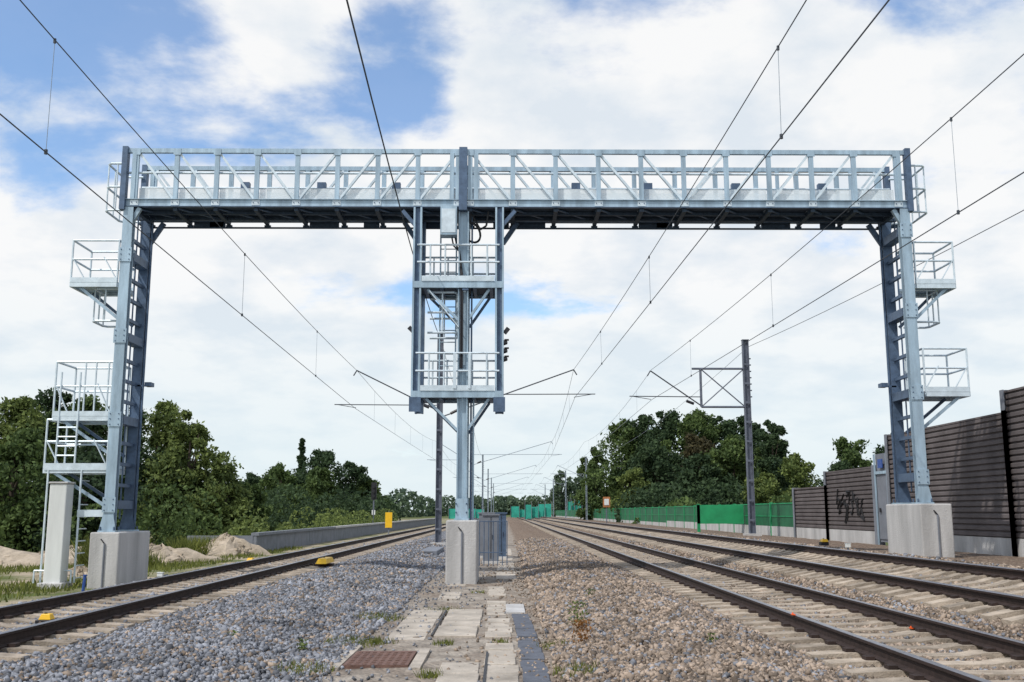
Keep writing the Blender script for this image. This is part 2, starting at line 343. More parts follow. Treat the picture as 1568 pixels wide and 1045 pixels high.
def side_tower(x,zb,sgn):
    b=MB()
    for yy,mm,mw in ((YF+.05,M_galv,M_galvd),(YB-.02,M_galvd,M_galvd)):  # rear post takes the dark steel: its shade is put into the colour
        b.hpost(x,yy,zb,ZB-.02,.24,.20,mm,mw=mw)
        b.box(x-.2,x+.2,yy-.18,yy+.18,zb,zb+.035,M_galv)
        for dx in (-.16,.16):
            for dy in (-.14,.14): b.tube((x+dx,yy+dy,zb+.035),(x+dx,yy+dy,zb+.12),.018,M_galvd)
        b.add([(x-.2,yy-.12,zb+.035),(x+.2,yy-.12,zb+.035),(x+.12,yy-.12,zb+.4),(x-.12,yy-.12,zb+.4)],[(0,1,2,3)],mm)
    z=zb+.55;k=0
    while z<ZB-.3:
        b.box(x-.04,x+.04,YF+.17,YB-.14,z,z+.08,M_galvd)
        if k%4==0:
            b.box(x-.15,x+.15,YF-.075,YF-.062,z-.1,z+.25,M_galv)
            b.box(x-.13,x+.13,YF+.17,YB-.14,z-.02,z+.18,M_galvd)
            for dx in (-.1,.1):
                for dz in (-.05,.08,.2): b.tube((x+dx,YF-.06,z+dz),(x+dx,YF-.09,z+dz),.015,M_galvd)
        z+=.5;k+=1
    b.tube((x,YF+.65,zb+.3),(x,YF+.65,ZB-.05),.02,M_galvd)
    b.beam((x,YB-.02,ZB-.75),(x-sgn*.42,YB,ZB-.05),.1,.12,M_galvd)
    b.beam((x,YF+.05,ZB-.5),(x-sgn*.25,YF+.05,ZB-.03),.1,.1,M_galv)
    b.tube((x-sgn*.17,YB-.1,zb+.1),(x-sgn*.17,YB-.1,ZB-.1),.03,M_galvd)
    for zz in (4.7,):
        b.box(x-sgn*.32-.08,x-sgn*.32+.08,YB-.2,YB+.05,zz,zz+.1,M_galvd); b.beam((x,YB-.1,zz+.02),(x-sgn*.32,YB-.1,zz+.02),.04,.04,M_galvd)
    po=b.obj('tower_legs')
    c=MB()
    xo=lambda d: x+sgn*d
    def pf(d0,d1,z,h,y0=YF+.05,y1=YB-.15):
        platform(c,min(xo(d0),xo(d1)),max(xo(d0),xo(d1)),y0,y1,z,h,M_galvl)
        c.beam((xo(.12),y0+.1,z-.9),(xo(d1-.15),y0+.1,z-.06),.05,.07,M_galv); c.beam((xo(.12),y1-.1,z-.9),(xo(d1-.15),y1-.1,z-.06),.05,.07,M_galvd)
        for dd in (d0,d1-.35):
            c.beam((xo(dd),y0,z+.05),(xo(dd+.35),y0,z+h*.6),.02,.05,M_galvl,up=(0,1,0))
    hoop_cage(c,xo(.15),xo(.66),YF+.15,YB-.1,ZB-.05,ZB+1.15,M_galvl)
    pf(.2,1.32 if sgn<0 else 1.15,7.1,1.05)
    hoop_cage(c,xo(.25),xo(.85),YF+.3,YB-.2,6.2,7.0,M_galvl)
    if sgn>0:
        pf(.25,1.30,4.45,1.05)
    else:
        pf(.15,1.5,3.85,1.3)
        pf(.15,1.62,2.62,1.15)
        for zz in np.arange(2.7,3.8,.22): c.tube((xo(.9),YF+.02,zz),(xo(1.35),YF+.02,zz),.02,M_galvl)
        for dd in (.9,1.35): c.tube((xo(dd),YF+.02,2.6),(xo(dd),YF+.02,4.9),.024,M_galvl)
        for dd in (.25,.55,.8): c.tube((xo(dd),YF+.05,3.85),(xo(dd),YF+.05,5.15),.022,M_galvl)
        c.box(xo(1.6),xo(.0),YF+.0,YF+.04,2.58,2.74,M_galvl); c.box(xo(.75),xo(.1),YF+.0,YF+.05,1.5,1.66,M_galvl)
        for dd in (.72,1.5): c.tube((xo(dd),YF+.02,0),(xo(dd),YF+.02,2.6),.025,M_galvl)
        for zz in np.arange(.1,2.6,.28): c.tube((xo(.72),YF+.02,zz),(xo(.72),YF+.5,zz),.015,M_galvl)
        c.path([(xo(1.6),YF-.1,0),(xo(1.6),YF-.1,.28),(xo(.75),YF-.1,.28),(xo(.75),YF-.1,0)],.02,M_galvl)
    co=c.obj('access_platforms')
    return [po,co]
def centre_tower():
    b=MB(); x=XC; zb=1.42
    for yy in (YF+.12,YB-.2):
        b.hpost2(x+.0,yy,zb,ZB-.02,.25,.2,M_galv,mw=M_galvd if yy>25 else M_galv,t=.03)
        b.box(x-.17,x+.17,yy-.17,yy+.17,zb,zb+.04,M_galv)
        b.box(x-.14,x+.14,yy-.115,yy-.103,zb+.04,zb+.5,M_galv)
    for dx in (-.12,.12):
        for zz in (1.6,1.8): b.tube((x+dx,YF,zz),(x+dx,YF-.03,zz),.02,M_galvd)
    z=zb+.6
    while z<ZB-.3: b.box(x-.08,x+.08,YF+.22,YB-.3,z,z+.12,M_galvd); z+=.8
    b.tube((x+.2,YF+.3,zb),(x+.2,YF+.3,ZB),.022,M_galvd); b.tube((x+.26,YF+.3,zb),(x+.26,YF+.3,4.3),.022,M_galv)
    xl,xr=-2.12,-.12
    for xx in (xl,xr):
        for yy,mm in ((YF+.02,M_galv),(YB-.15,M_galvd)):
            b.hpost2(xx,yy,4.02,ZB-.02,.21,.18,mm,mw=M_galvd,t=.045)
        s=1 if xx==xr else -1
        b.beam((xx+s*.08,YF,ZB-.45),(xx+s*.38,YF,ZB-.1),.1,.09,M_galvd); b.beam((xx+s*.08,YB-.1,ZB-.6),(xx+s*.45,YB-.1,ZB-.05),.1,.12,M_galvd)
        b.box(xx-.14,xx+.14,YF-.09,YF-.075,3.95,4.3,M_galvd)
    for zd in (7.05,4.38):
        b.box(xl,xr,YF+.1,YB-.15,zd-.02,zd+.02,M_deck)
        for yy in (YF-.05,YB-.1):
            b.box(xl-.1,xr+.1,yy-.03,yy+.03,zd-.09,zd+.07,M_galv)
        for xx in np.linspace(xl+.2,xr-.2,5): b.box(xx-.04,xx+.04,YF,YB-.15,zd-.1,zd-.021,M_galvd)
        b.box(xl+.12,xr-.12,YF-.1,YF-.085,zd+.07,zd+.2,M_galvl)
        for yy in (YF-.06,YB-.1):
            for zz in (.55,.98): b.tube((xl,yy,zd+zz),(xr,yy,zd+zz),.026,M_galvl)
            for xx in (xl+.32,xl+.68,xr-.68,xr-.3): b.tube((xx,yy,zd),(xx,yy,zd+.98),.022,M_galvl)
        b.beam((xl+.25,YF+.1,zd-.1),(x-.12,YF+.1,zd-.85),.06,.09,M_galv,up=(0,1,0)); b.beam((xr-.25,YF+.1,zd-.1),(x+.12,YF+.1,zd-.85),.06,.09,M_galv,up=(0,1,0))
        b.beam((xl+.25,YB-.2,zd-.1),(x-.12,YB-.2,zd-.85),.06,.09,M_galvd,up=(0,1,0)); b.beam((xr-.25,YB-.2,zd-.1),(x+.12,YB-.2,zd-.85),.06,.09,M_galvd,up=(0,1,0))
    b.box(x-.22,x-.14,YF-.12,YF-.1,4.5,5.35,M_galvl); b.box(x+.14,x+.2,YF-.12,YF-.1,4.5,5.35,M_galvl)
    b.beam((xl+.3,YF+.0,6.9),(x-.1,YF,6.0),.02,.08,M_galvl,up=(0,1,0))
    hoop_cage(b,xl+.25,x-.15,YF+.2,YB-.3,5.9,6.9,M_galvl)
    for lx in (xl+.5,):
        for dx in (-.0,.4): b.tube((lx+dx,YB-.3,4.4),(lx+dx,YB-.3,8.9),.02,M_galv)
        for zz in np.arange(4.6,8.9,.3): b.tube((lx,YB-.3,zz),(lx+.4,YB-.3,zz),.014,M_galv)
    bo=b.obj('centre_frame')
    c=MB()
    c.box(-1.56,-1.16,YF-.2,YF+.05,8.25,8.98,M_galv); c.box(-1.53,-1.19,YF-.215,YF-.203,8.3,8.9,M_galvl)
    for lo in (0,.08):
        c.path([(-1.3+lo,YF+.15,8.3),(-1.25+lo,YF+.1,8.05),(-1.1,YF+.1,7.9),(-1.05+lo/2,YF-.02,7.2),(-1.05+lo/2,YF-.02,5)],.02,M_black)
    pts=[(-.85+.28*math.sin(t)*.9,YF+.2+.1*t,8.45+.22*math.cos(t*1.2)) for t in np.linspace(0,5,16)]
    c.path(pts,.028,M_black)
    c.path([(-.85,YF+.2,8.95),(-.6,YF+.25,8.5),(-.45,YF+.25,8.6),(-.4,YF+.2,8.95)],.025,M_black)
    for zz in (5.62,5.42,5.22):
        c.tube((-.02,YF,zz),(.07,YF-.02,zz),.07,M_black,8,.04); c.box(.0,.11,YF-.08,YF+.08,zz+.06,zz+.08,M_black)
    c.beam((0,YF,5.85),(.1,YF,5.98),.05,.1,M_black); c.beam((-2.2,YF,5.9),(-2.3,YF,6.0),.05,.1,M_black)
    c.box(XC-.02,XC+.13,YF-.06,YF+.01,6.9,7.05,M_galvd)
    co=c.obj('cables_and_equipment')
    return [bo,co]
kids=girder()+side_tower(XL,1.15,-1)+side_tower(XR,1.8,1)+centre_tower()
group('signal_gantry',(XC,24.6,1.42),kids)
def found(x0,x1,y0,y1,z0,z1,cap=0):
    b=MB(); b.box(x0,x1,y0,y1,z0,z1,M_conc)
    o=b.obj('concrete_foundation',bevel=.03)
    c=MB(); xm=x0+.52*(x1-x0)
    c.tube((xm,y0-.02,z0),(xm,y0-.02,z1-.25),.022,M_wallg)
    c.path([(xm,y0-.02,z1-.25),(x0+.4*(x1-x0),y0-.03,z1-.15)],.014,M_black)
    k=c.obj('cable_conduit'); k.parent=o; k.matrix_parent_inverse=Matrix.Translation(-o.location)
found(-9.48,-8.80,23.65,25.7,-.3,1.15); found(-1.33,-.62,23.5,25.6,-.1,1.42); found(9.6,10.34,23.6,25.75,.3,1.8)
b=MB(); b.box(-10.50,-10.1,23.7,24.10,-.2,2.25,M_white); b.box(-10.53,-10.07,23.67,24.13,2.252,2.3,M_conc); b.box(-10.6,-10.02,23.62,24.2,-.3,.02,M_conc)
b.obj('white_concrete_post',bevel=.03)
# ---------------- catenary ----------------
def mast(x,y,h,arms,z0=0.0,frame=None,w=.28,M=None,MW=None):
    M=M or M_mast; MW=MW or M_wire
    b=MB(); b.hpost2(x,y,z0,z0+h,w,w*.9,M,t=.03); b.box(x-.35,x+.35,y-.35,y+.35,z0-.3,z0+.25,M_conc)
    b.box(x-.16,x+.16,y-.14,y+.14,z0+h,z0+h+.03,M)
    for zz in np.arange(z0+.8,z0+h-.3,.9): b.box(x-w/2+.03,x+w/2-.03,y-.12,y-.1,zz,zz+.1,M)
    for k in range(7): b.box(x+w/2,x+w/2+.09,y-.05,y+.05,z0+h-.9-k*.3,z0+h-.85-k*.3,M)
    m=b.obj('mast'); a=MB()
    for (xe,zm,zc,zr0) in arms:
        s=1 if xe>x else -1
        fx=frame if (frame and s<0) else x+s*.15
        a.tube((fx,y,zr0),(xe,y,zm),.032,MW); a.tube((fx+s*.35,y,zr0+(zm-zr0)*.06+0),(fx+s*.7,y,zr0+(zm-zr0)*.14),.07,M_black)
        a.tube((fx,y,zc+.12),(xe+s*1.0,y,zc+.15),.024,MW); a.tube((xe+s*.95,y,zc+.16),(xe,y,zc),.016,MW)
        a.tube((xe,y,zm),(xe+s*.15,y,zm-.25),.03,MW)
    if frame:
        for xx in (frame,): a.tube((xx,y,6.45),(xx,y,8.25),.06,M)
        for zz in (6.45,8.25): a.tube((frame-(.4 if zz>8 else 0),y,zz),(x,y,zz),.055,M)
        a.tube((frame,y,6.45),(x-.1,y,8.25),.03,M); a.tube((frame,y,8.25),(x-.1,y,6.45),.03,M)
    k=[m]
    if a.v: k.append(a.obj('cantilever'))
    group('catenary_mast',(x,y,z0),k)
mast(-3.0,47,9.9,[(3.25,8.2,6.9,6.0),(-6.9,8.15,6.4,6.3)],0.0)
mast(11.35,47,9.2,[(6.85,8.15,6.8,6.5)],.4,frame=9.2)
for i,yy in enumerate((95,143,191,239,287)):
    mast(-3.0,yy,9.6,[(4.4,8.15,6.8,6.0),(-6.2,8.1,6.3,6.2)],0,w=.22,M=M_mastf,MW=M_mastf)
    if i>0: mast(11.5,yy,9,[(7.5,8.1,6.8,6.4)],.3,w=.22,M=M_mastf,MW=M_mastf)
def sagwire(b,p,q,sag,r,m=M_wire,n=14):
    pts=[]
    for i in range(n+1):
        t=i/n; v=Vector(p).lerp(Vector(q),t); v.z-=4*sag*t*(1-t); pts.append(v)
    b.path(pts,r,m,5); return pts
def zat(pts,y):
    for a,c in zip(pts[:-1],pts[1:]):
        if a.y<=y<=c.y: t=(y-a.y)/(c.y-a.y); return a.lerp(c,t)
def line(name,near_m,near_c,far_m,far_c,drops,rm=.0095,rc=.0105,n2=None):
    b=MB()
    m=sagwire(b,near_m,far_m,.35,rm); c=sagwire(b,near_c,far_c,.03,rc)
    for d in drops:
        p=zat(m,d);q=zat(c,d)
        if p and q:
            b.tube(p,q,.005,M_mastf,4); b.tube(q+Vector((0,0,.04)),q-Vector((0,0,.03)),.026,M_wire,5); b.tube(p+Vector((0,0,.02)),p-Vector((0,0,.05)),.022,M_wire,5)
    pm,pc=far_m,far_c
    for k,yy in enumerate((95,143,191,239,287)):
        xx=n2; nm=(xx,yy,8.1);nc=(xx,yy,6.8 if xx>0 else 6.3)
        mm=sagwire(b,pm,nm,.6,.01,M_mastf,n=8); sagwire(b,pc,nc,.02,.011,M_mastf,n=3)
        if k<2:
            for dd in np.arange(pm[1]+6,yy-3,9):
                p=zat(mm,dd); t=(dd-pc[1])/(yy-pc[1]); q=Vector(pc).lerp(Vector(nc),t); b.tube(p,q,.005,M_mastf,4)
        pm,pc=nm,nc
    b.obj(name)
line('overhead_wire',(-6.5,0,9.0),(-6.5,0,6.92),(-6.9,47,8.15),(-6.9,47,6.35),(2.5,14,25.5,36.3),n2=-6.2)
line('overhead_wire',(4.42,0,8.95),(4.38,0,7.12),(3.25,47,8.2),(3.3,47,6.9),(2.5,14.1,25.7,36.4),n2=4.4)
line('overhead_wire',(8.2,0,8.9),(8.2,0,6.6),(6.9,47,8.2),(6.9,47,6.8),(5,16.6,27.5,38.3),n2=7.5)
b=MB(); sagwire(b,(-2.0,0,9.6),(-2.95,47,9.5),.85,.015); sagwire(b,(-2.95,47,9.5),(-2.9,95,9.4),.8,.012,M_mastf); sagwire(b,(-2.9,95,9.4),(-2.9,143,9.4),.8,.012,M_mastf); b.obj('feeder_wire')
b=MB(); sagwire(b,(13.4,0,9.0),(11.5,47,9.3),.4,.011); sagwire(b,(11.5,47,9.3),(11.7,143,9.2),1.2,.011,M_mastf); b.obj('feeder_wire')
# ---------------- noise wall right ----------------
WX=13.0
def noise_panel(b,y0,y1,z0,z1,m=M_wall,pitch=.16):
    z=z0
    prof=[]
    while z<z1-.01:
        prof+=[(WX,z),(WX-.05,z+.03),(WX-.05,z+pitch-.045),(WX,z+pitch-.015)]; z+=pitch
    prof.append((WX,z1)); n=len(prof)
    vs=[(x,y,min(zz,z1)) for y in (y0,y1) for x,zz in prof]
    b.add(vs,[(i,i+1,n+i+1,n+i) for i in range(n-1)],m)
    b.box(WX+.005,WX+.12,y0,y1,z0,z1,m)
    b.box(WX-.06,WX+.14,y0,y1,z1,z1+.05,m)
def wpost(b,y,z0,z1,m=M_wallg): b.box(WX-.12,WX-.10,y-.1,y+.1,z0,z1,m); b.box(WX-.10,WX+.14,y-.012,y+.012,z0,z1,m); b.box(WX+.141,WX+.16,y-.1,y+.1,z0,z1,m)
segs=[(2,26.0,4.65),(26.0,31.2,4.12),(31.2,34.2,4.12),(35.6,41.0,3.15),(41.0,45.6,2.6)]
b=MB()
for y0,y1,zt in segs:
    n=max(1,round((y1-y0)/4.6)); yy=np.linspace(y0,y1,n+1)
    for a,c in zip(yy[:-1],yy[1:]):
        noise_panel(b,a+.02,c-.02,.95,zt); b.box(WX-.04,WX+.1,a+.02,c-.02,.2,.946,M_conc); wpost(b,a,.3,zt+.08)
    wpost(b,y1,.3,zt+.08)
w1=b.obj('wall_panels')
b=MB(); b.box(WX-.02,WX+.08,34.25,35.5,.6,3.6,M_wallg); b.box(WX-.05,WX-.02,34.35,35.4,.7,2.9,M_wallg)
b.box(WX-.1,WX-.06,34.28,34.38,.3,3.6,M_galv); b.box(WX-.1,WX-.06,35.42,35.52,.3,3.6,M_galv); b.box(WX-.1,WX-.06,34.38,35.42,2.9,3.0,M_galv)
b.box(WX-.14,WX-.11,34.6,35.0,3.1,3.4,M_blue); b.box(WX-.1,WX-.07,35.1,35.2,1.6,1.75,M_black)
w2=b.obj('service_door')
b=MB(); RG=random.Random(3)
y=37.0
for k in range(9):
    zz=1.6+RG.uniform(-.1,.5); pts=[(WX-.062,y+RG.uniform(-.25,.3),zz+RG.uniform(-.35,.45)) for _ in range(6)]; b.path(pts,.035,M_graf,4); y+=.33
w3=b.obj('graffiti')
group('noise_barrier_wall',(WX,30,.3),[w1,w2,w3])
b=MB(); y=45.8
while y<330:
    L_=4.0 if y<140 else 12
    b.box(WX-.03,WX+.03,y+.04,y+L_-.04,.95 if y<80 else .8,1.98,M_greend); b.box(WX-.05,WX+.05,y+.04,y+L_-.04,.3,.79 if y>=80 else .946,M_conc)
    b.box(WX-.08,WX+.08,y-.05,y+.05,.3,2.08,M_green); b.box(WX-.06,WX+.06,y+.05,y+L_-.05,1.984,2.04,M_green); b.box(WX-.06,WX-.034,y+.05,y+L_-.05,1.4,1.44,M_green)
    y+=L_
b.obj('green_fence')
b=MB(); b.box(WX-2.6,WX-2.45,55.2,55.35,.3,2.05,M_green); b.box(WX-2.6,WX-.1,55.2,55.3,1.0,2.0,M_green); b.obj('green_fence_return')
b=MB()
for (x,y,wd,h) in ((4.7,230,6,5),(-14,260,9,4),(2,300,10,4.5),(13,210,3,5.5)):
    for k in range(4): b.box(x+k*wd/4,x+(k+1)*wd/4-.1,y+k*.5,y+k*.5+.1,0,h*.5+.25*R.random()*h,M_teal)
    for k in range(5): b.box(x+k*wd/4-.08,x+k*wd/4,y-.2,y,0,h*.8,M_wallg)
b.obj('debris_netting')
b=MB(); y=44
while y<170:
    b.box(-10.7,-10.55,y+.02,y+3.98,-.4,.62,M_wallg); b.box(-10.78,-10.45,y,y+4,.622,.74,M_conc if y>60 else M_wallg); y+=4
b.box(-13.5,-10.7,44,44.2,-.4,.62,M_wallg)
b.obj('parapet_wall')
# ---------------- small trackside objects ----------------
def magnet(x,y,z,s=1.0):
    b=MB(); q=.7+.3*s
    vs=[(x-.09*q,y-.3*s,z),(x+.13*q,y-.3*s,z),(x+.13*q,y+.3*s,z),(x-.09*q,y+.3*s,z),(x-.05*q,y-.22*s,z+.1*q),(x+.1*q,y-.22*s,z+.1*q),(x+.1*q,y+.22*s,z+.1*q),(x-.05*q,y+.22*s,z+.1*q)]
    b.add(vs,[(3,2,1,0),(4,5,6,7),(0,1,5,4),(1,2,6,5),(2,3,7,6),(3,0,4,7)],M_yellow); b.box(x-.10,x+.12,y-.1,y+.1,z-.1,z-.001,M_black); b.tube((x,y,z+.1*q),(x,y,z+.12*q),.025,M_black,8)
    b.obj('axle_counter_sensor',bevel=.01)
magnet(-5.0,28.8,.22,2.3); magnet(-7.35,30,.22,.5); magnet(-6.3,14.4,.15,.25); magnet(9.0,29,.78,.4)
b=MB(); b.box(-5.25,-4.75,28.6,29.0,.1,.2,M_railside); b.obj('sensor_bracket')
def box_small(name,x,y,z,sx,sy,sz,m):
    b=MB(); b.box(x-sx/2,x+sx/2,y-sy/2,y+sy/2,z,z+sz,m); b.box(x-sx/2-.01,x+sx/2+.01,y-sy/2-.01,y+sy/2+.01,z+sz,z+sz+.015,m); b.tube((x,y,z-.15),(x,y,z),.03,M_wallg); b.obj(name,bevel=.006)
box_small('junction_box',8.75,26.2,.72,.12,.1,.1,M_white); box_small('junction_box',-7.6,23,.2,.12,.1,.08,M_white)
for (x,y,z) in ((3.72,13.4,.3),(5.2,13.3,.14)):
    b=MB(); b.box(x-.02,x+.02,y-.04,y+.04,z,z+.012,M_orange); b.tube((x,y,z+.012),(x,y+.03,z+.02),.01,M_orange); b.obj('orange_marker')
b=MB(); b.tube((-9.25,22.9,-.2),(-9.22,22.9,.22),.035,M_blue,8); b.tube((-9.22,22.9,.22),(-9.22,22.9,.25),.045,M_blue,8); b.obj('blue_marker_post')
b=MB(); X0=-174/1550*75; b.box(X0-.25,X0+.25,75,75.08,.5,1.6,M_yellow); b.box(X0-.04,X0+.04,75.08,75.14,-.2,1.65,M_wallg); b.obj('yellow_trackside_sign')
b=MB(); X0=-197/1550*90; b.tube((X0,90,-.3),(X0,90,3.2),.07,M_mast,8); b.box(X0-.22,X0+.22,89.9,90.1,2.7,4.2,M_black)
for k in range(3): b.tube((X0,89.9,3.0+k*.42),(X0,89.7,3.0+k*.42),.13,M_black,10)
b.box(X0-.15,X0+.15,89.95,90.05,1.4,1.8,M_white); b.obj('railway_signal')
b=MB(); X0=155/1550*100; b.box(X0-.35,X0+.35,100,100.05,2.1,3.1,mat('sign_rust',(.35,.14,.05))); b.box(X0-.22,X0+.22,99.96,99.99,2.3,2.9,M_white); b.tube((X0,100.1,0),(X0,100.1,3.1),.05,M_mast); b.obj('trackside_sign')
def cabinet(x,y,w,d,h,m):
    b=MB(); b.box(x-w/2,x+w/2,y-d/2,y+d/2,.08,h,m); b.box(x-w/2-.04,x+w/2+.04,y-d/2-.04,y+d/2+.04,h,h+.05,m); b.box(x-w/2-.03,x+w/2+.03,y-d/2-.03,y+d/2+.03,-.1,.078,M_conc)
    b.box(x-.01,x+.01,y-d/2-.012,y-d/2-.002,.15,h-.05,M_black); b.box(x+.04,x+.07,y-d/2-.03,y-d/2-.002,h*.5,h*.6,M_black); b.obj('trackside_cabinet',bevel=.01)
cabinet(-.42,33,.5,.4,1.5,M_wallg); cabinet(-.6,37,.6,.5,1.55,M_wallg); cabinet(-.1,36.4,.35,.35,1.55,M_galvd)
b=MB()
for k in range(7): b.tube((-.75+k*.14,31.4,0),(-.75+k*.14,31.4,1.35),.014,M_galvd)
for zz in (.4,1.33): b.tube((-.75,31.4,zz),(.1,31.4,zz),.016,M_galvd)
b.obj('metal_fence')
b=MB(); b.box(-3.1,-2.45,38,42,-.1,.22,M_wallg); b.box(-3.0,-2.6,37.9,38,.0,.15,M_black); b.obj('cable_duct_box',bevel=.03)
def slab(x0,x1,y0,y1,z,m,name,h=.04,rot=0,bev=.008):
    b=MB(); b.box(x0,x1,y0,y1,z-h,z,m); o=b.obj(name,bevel=bev); o.rotation_euler[2]=rot; o.rotation_euler[0]=R.uniform(-.006,.006); return o
def slabrow(name,x0,w,y0,y1,step,z,m,drift=0,skip=0):
    b=MB(); y=y0
    while y<y1:
        if R.random()>skip:
            dx=drift*(y-y0)+R.uniform(-.015,.015); dz=R.uniform(-.01,.006); e=R.uniform(-.012,.012)
            b.add([(x0+dx+(e if j else 0)+(w if i else 0),y+(step-.022 if j else 0),z+dz-(.08 if not k else 0)) for k in (0,1) for j in (0,1) for i in (0,1)],[(0,2,3,1),(4,5,7,6),(0,1,5,4),(2,6,7,3),(0,4,6,2),(1,3,7,5)],m)
        y+=step
    b.obj(name,bevel=.008)
slabrow('cable_trough_covers',-.62,.40,7.5,11.0,.75,.025,M_concp,-.01)
slabrow('cable_trough_covers',-.16,.34,7.5,22,.6,.018,M_concp,-.012,skip=.2)
slabrow('drain_channel',.22,.26,7.5,16.5,.5,.022,M_slate,-.01)
slabrow('cable_trough_covers',-1.5,.5,13.3,16.2,1.3,.018,M_concp,0)
slabrow('cable_trough_covers',-.9,.55,13.6,17.2,1.2,.025,M_concp,0)
slabrow('cable_trough_covers',-1.25,.4,17.6,23.2,.6,.012,M_concp,.0,skip=.3)
slabrow('cable_trough_covers',-.2,.5,25,46,1.0,.02,M_concp,.0,skip=.15)
slab(.03,.34,16.6,18.0,.04,M_conc,'concrete_slab')
b=MB(); b.box(-1.68,-1.0,10.95,12.05,-.03,.035,M_rust)
for k in range(8):
    for j in range(8): b.box(-1.64+k*.08,-1.60+k*.08,11.0+j*.125,11.04+j*.125,.036,.042,M_rust)
b.box(-1.84,-1.70,10.8,12.6,-.03,.03,M_concp); b.box(-.98,-.86,10.8,12.3,-.03,.03,M_concp); b.obj('manhole_cover')
slab(-1.75,-1.15,8.6,9.9,.02,M_concp,'concrete_slab')
b=MB(); 
for (x,y0,y1) in ((-.94,13.6,17),(-.19,8,12)): b.box(x-.012,x+.012,y0,y1,.02,.034,M_black)
b.obj('trough_joint')
# ---------------- vegetation ----------------
def leaves(C,n,size,flat=.0):
    d=NR.normal(size=(n,3)); d/=np.linalg.norm(d,axis=1)[:,None]
    u=np.cross(d,NR.normal(size=(n,3))); u/=np.linalg.norm(u,axis=1)[:,None]; v=np.cross(d,u)
    s=size*NR.uniform(.5,1.3,n)[:,None]
    return np.stack([C-u*s,C+v*s*.55,C+u*s,C-v*s*.55],1)
def tree(name,x,y,h,w,m,n=6000,ls=.22,z0=-.5,nc=46,trunk=.28,kind='round',low=.15):
    b=MB(); 
    b.tube((x,y,z0),(x+R.uniform(-.2,.2),y,z0+h*.45),trunk,M_bark,8,trunk*.6); b.tube((x,y,z0+h*.45),(x,y,z0+h*.85),trunk*.6,M_bark,6,.04)
    cs=[];rs=[]
    for i in range(nc):
        t=low+(1-low)*((i+R.random())/nc); a=R.uniform(0,6.283)
        if kind=='round': prof=max(.05,math.sin(math.pi*min(1,(t*.86+.12))))**.6
        elif kind=='cone': prof=(1-t)*.95+.04
        else: prof=(math.sin(math.pi*min(1,t*.85+.12)))**.8
        rr=w*prof*R.uniform(.15,.95); c=(x+math.cos(a)*rr,y+math.sin(a)*rr,z0+h*t*.93)
        cs.append(c); rs.append(w*R.uniform(.14,.36)*(prof*.7+.3))
        if i%3==0: b.tube((x,y,z0+h*t*.55),c,trunk*.22,M_bark,5,.02)
    to=b.obj('trunk_and_limbs')
    k=NR.randint(0,nc,n); cs=np.array(cs);rs=np.array(rs)
    d=NR.normal(size=(n,3)); d/=np.linalg.norm(d,axis=1)[:,None]
    C=cs[k]+d*(rs[k]*NR.uniform(.2,1.0,n)**.5*(.85+.35*np.abs(NR.normal(0,1,n))))[:,None]*np.array([1,1,.85])
    C[:,2]=np.maximum(C[:,2],z0+.1)
    V=leaves(C,n,ls).reshape(-1,3); F=np.arange(n*4).reshape(-1,4)
    co=npobj('crown',V,F,[m],origin=(x,y,z0))
    group(name,(x,y,z0),[to,co])
for (x,y,h,w,m) in ((-33,52,8.6,4.0,M_leafd),(-29.5,55,9.8,4.2,M_leaf),(-27,60,10.0,4,M_leafd),(-24.2,60,9.6,3.8,M_leaf),(-22,58,8.8,3.4,M_leafd),(-19.8,60,9.4,3.2,M_leaf2),(-17.9,58,7.8,2.7,M_leaf2),(-24,50,6.6,3.2,M_leaf),(-20.5,50,5.4,2.8,M_leafd),(-16.2,58,5.4,2.0,M_leaf2),(-28,47,7.0,3.4,M_leafd),(-25.8,54,8.8,3.0,M_leaf2),(-15.0,60,4.2,1.8,M_leaf)):
    tree('deciduous_tree',x,y,h,w,m,n=14000,ls=.135,low=.03,z0=-.8)
for (x,y,h,w,m,k) in ((-29.8,150,13.8,2.4,M_leafd,'cone'),(-26.5,146,11.6,5.5,M_leafd,'round'),(-22.3,150,9.8,4.5,M_leafd,'round'),(-33,150,9.4,4.2,M_leaf,'round'),(-36.5,148,8.0,3.5,M_leafd,'round'),(-40,140,6.5,4,M_leaf,'round'),(-30.5,140,8.5,3.6,M_leaf,'round'),(-25,138,8.5,3.6,M_leaf,'round'),(-20.0,150,7.4,3,M_leaf,'round')):
    tree('conifer_tree' if k=='cone' else 'deciduous_tree',x,y,h,w,m,n=9000,ls=.24,low=.03,kind=k,z0=-.6)
for (x,y,h,w,m) in ((16.4,135,14.8,5.6,M_leaf),(21.3,133,16.0,5.5,M_leafd),(26.5,135,16.0,5.5,M_leaf),(24.0,130,15.2,4.8,M_leaf),(24.0,127,12.0,4.2,M_leafr),(31.0,132,15.0,4.6,M_leafd),(13.6,150,12,3.6,M_leaf),(18.7,124,10.5,4.6,M_leafd),(27.5,122,11.5,4.4,M_leaf),(15.4,122,7.5,2.6,M_leaf2),(33.8,128,12,3.4,M_leaf),(23,120,9,4,M_leafd),(18.8,134,15.4,4.6,M_leafd),(28.9,133,15.4,4.4,M_leafd)):
    tree('deciduous_tree',x,y,h,w,m,n=14000,ls=.24,low=.05,z0=-.4)
tree('poplar_tree',30.7,116,13.2,2.9,M_leafd,n=13000,ls=.2,low=.06,z0=-.4)
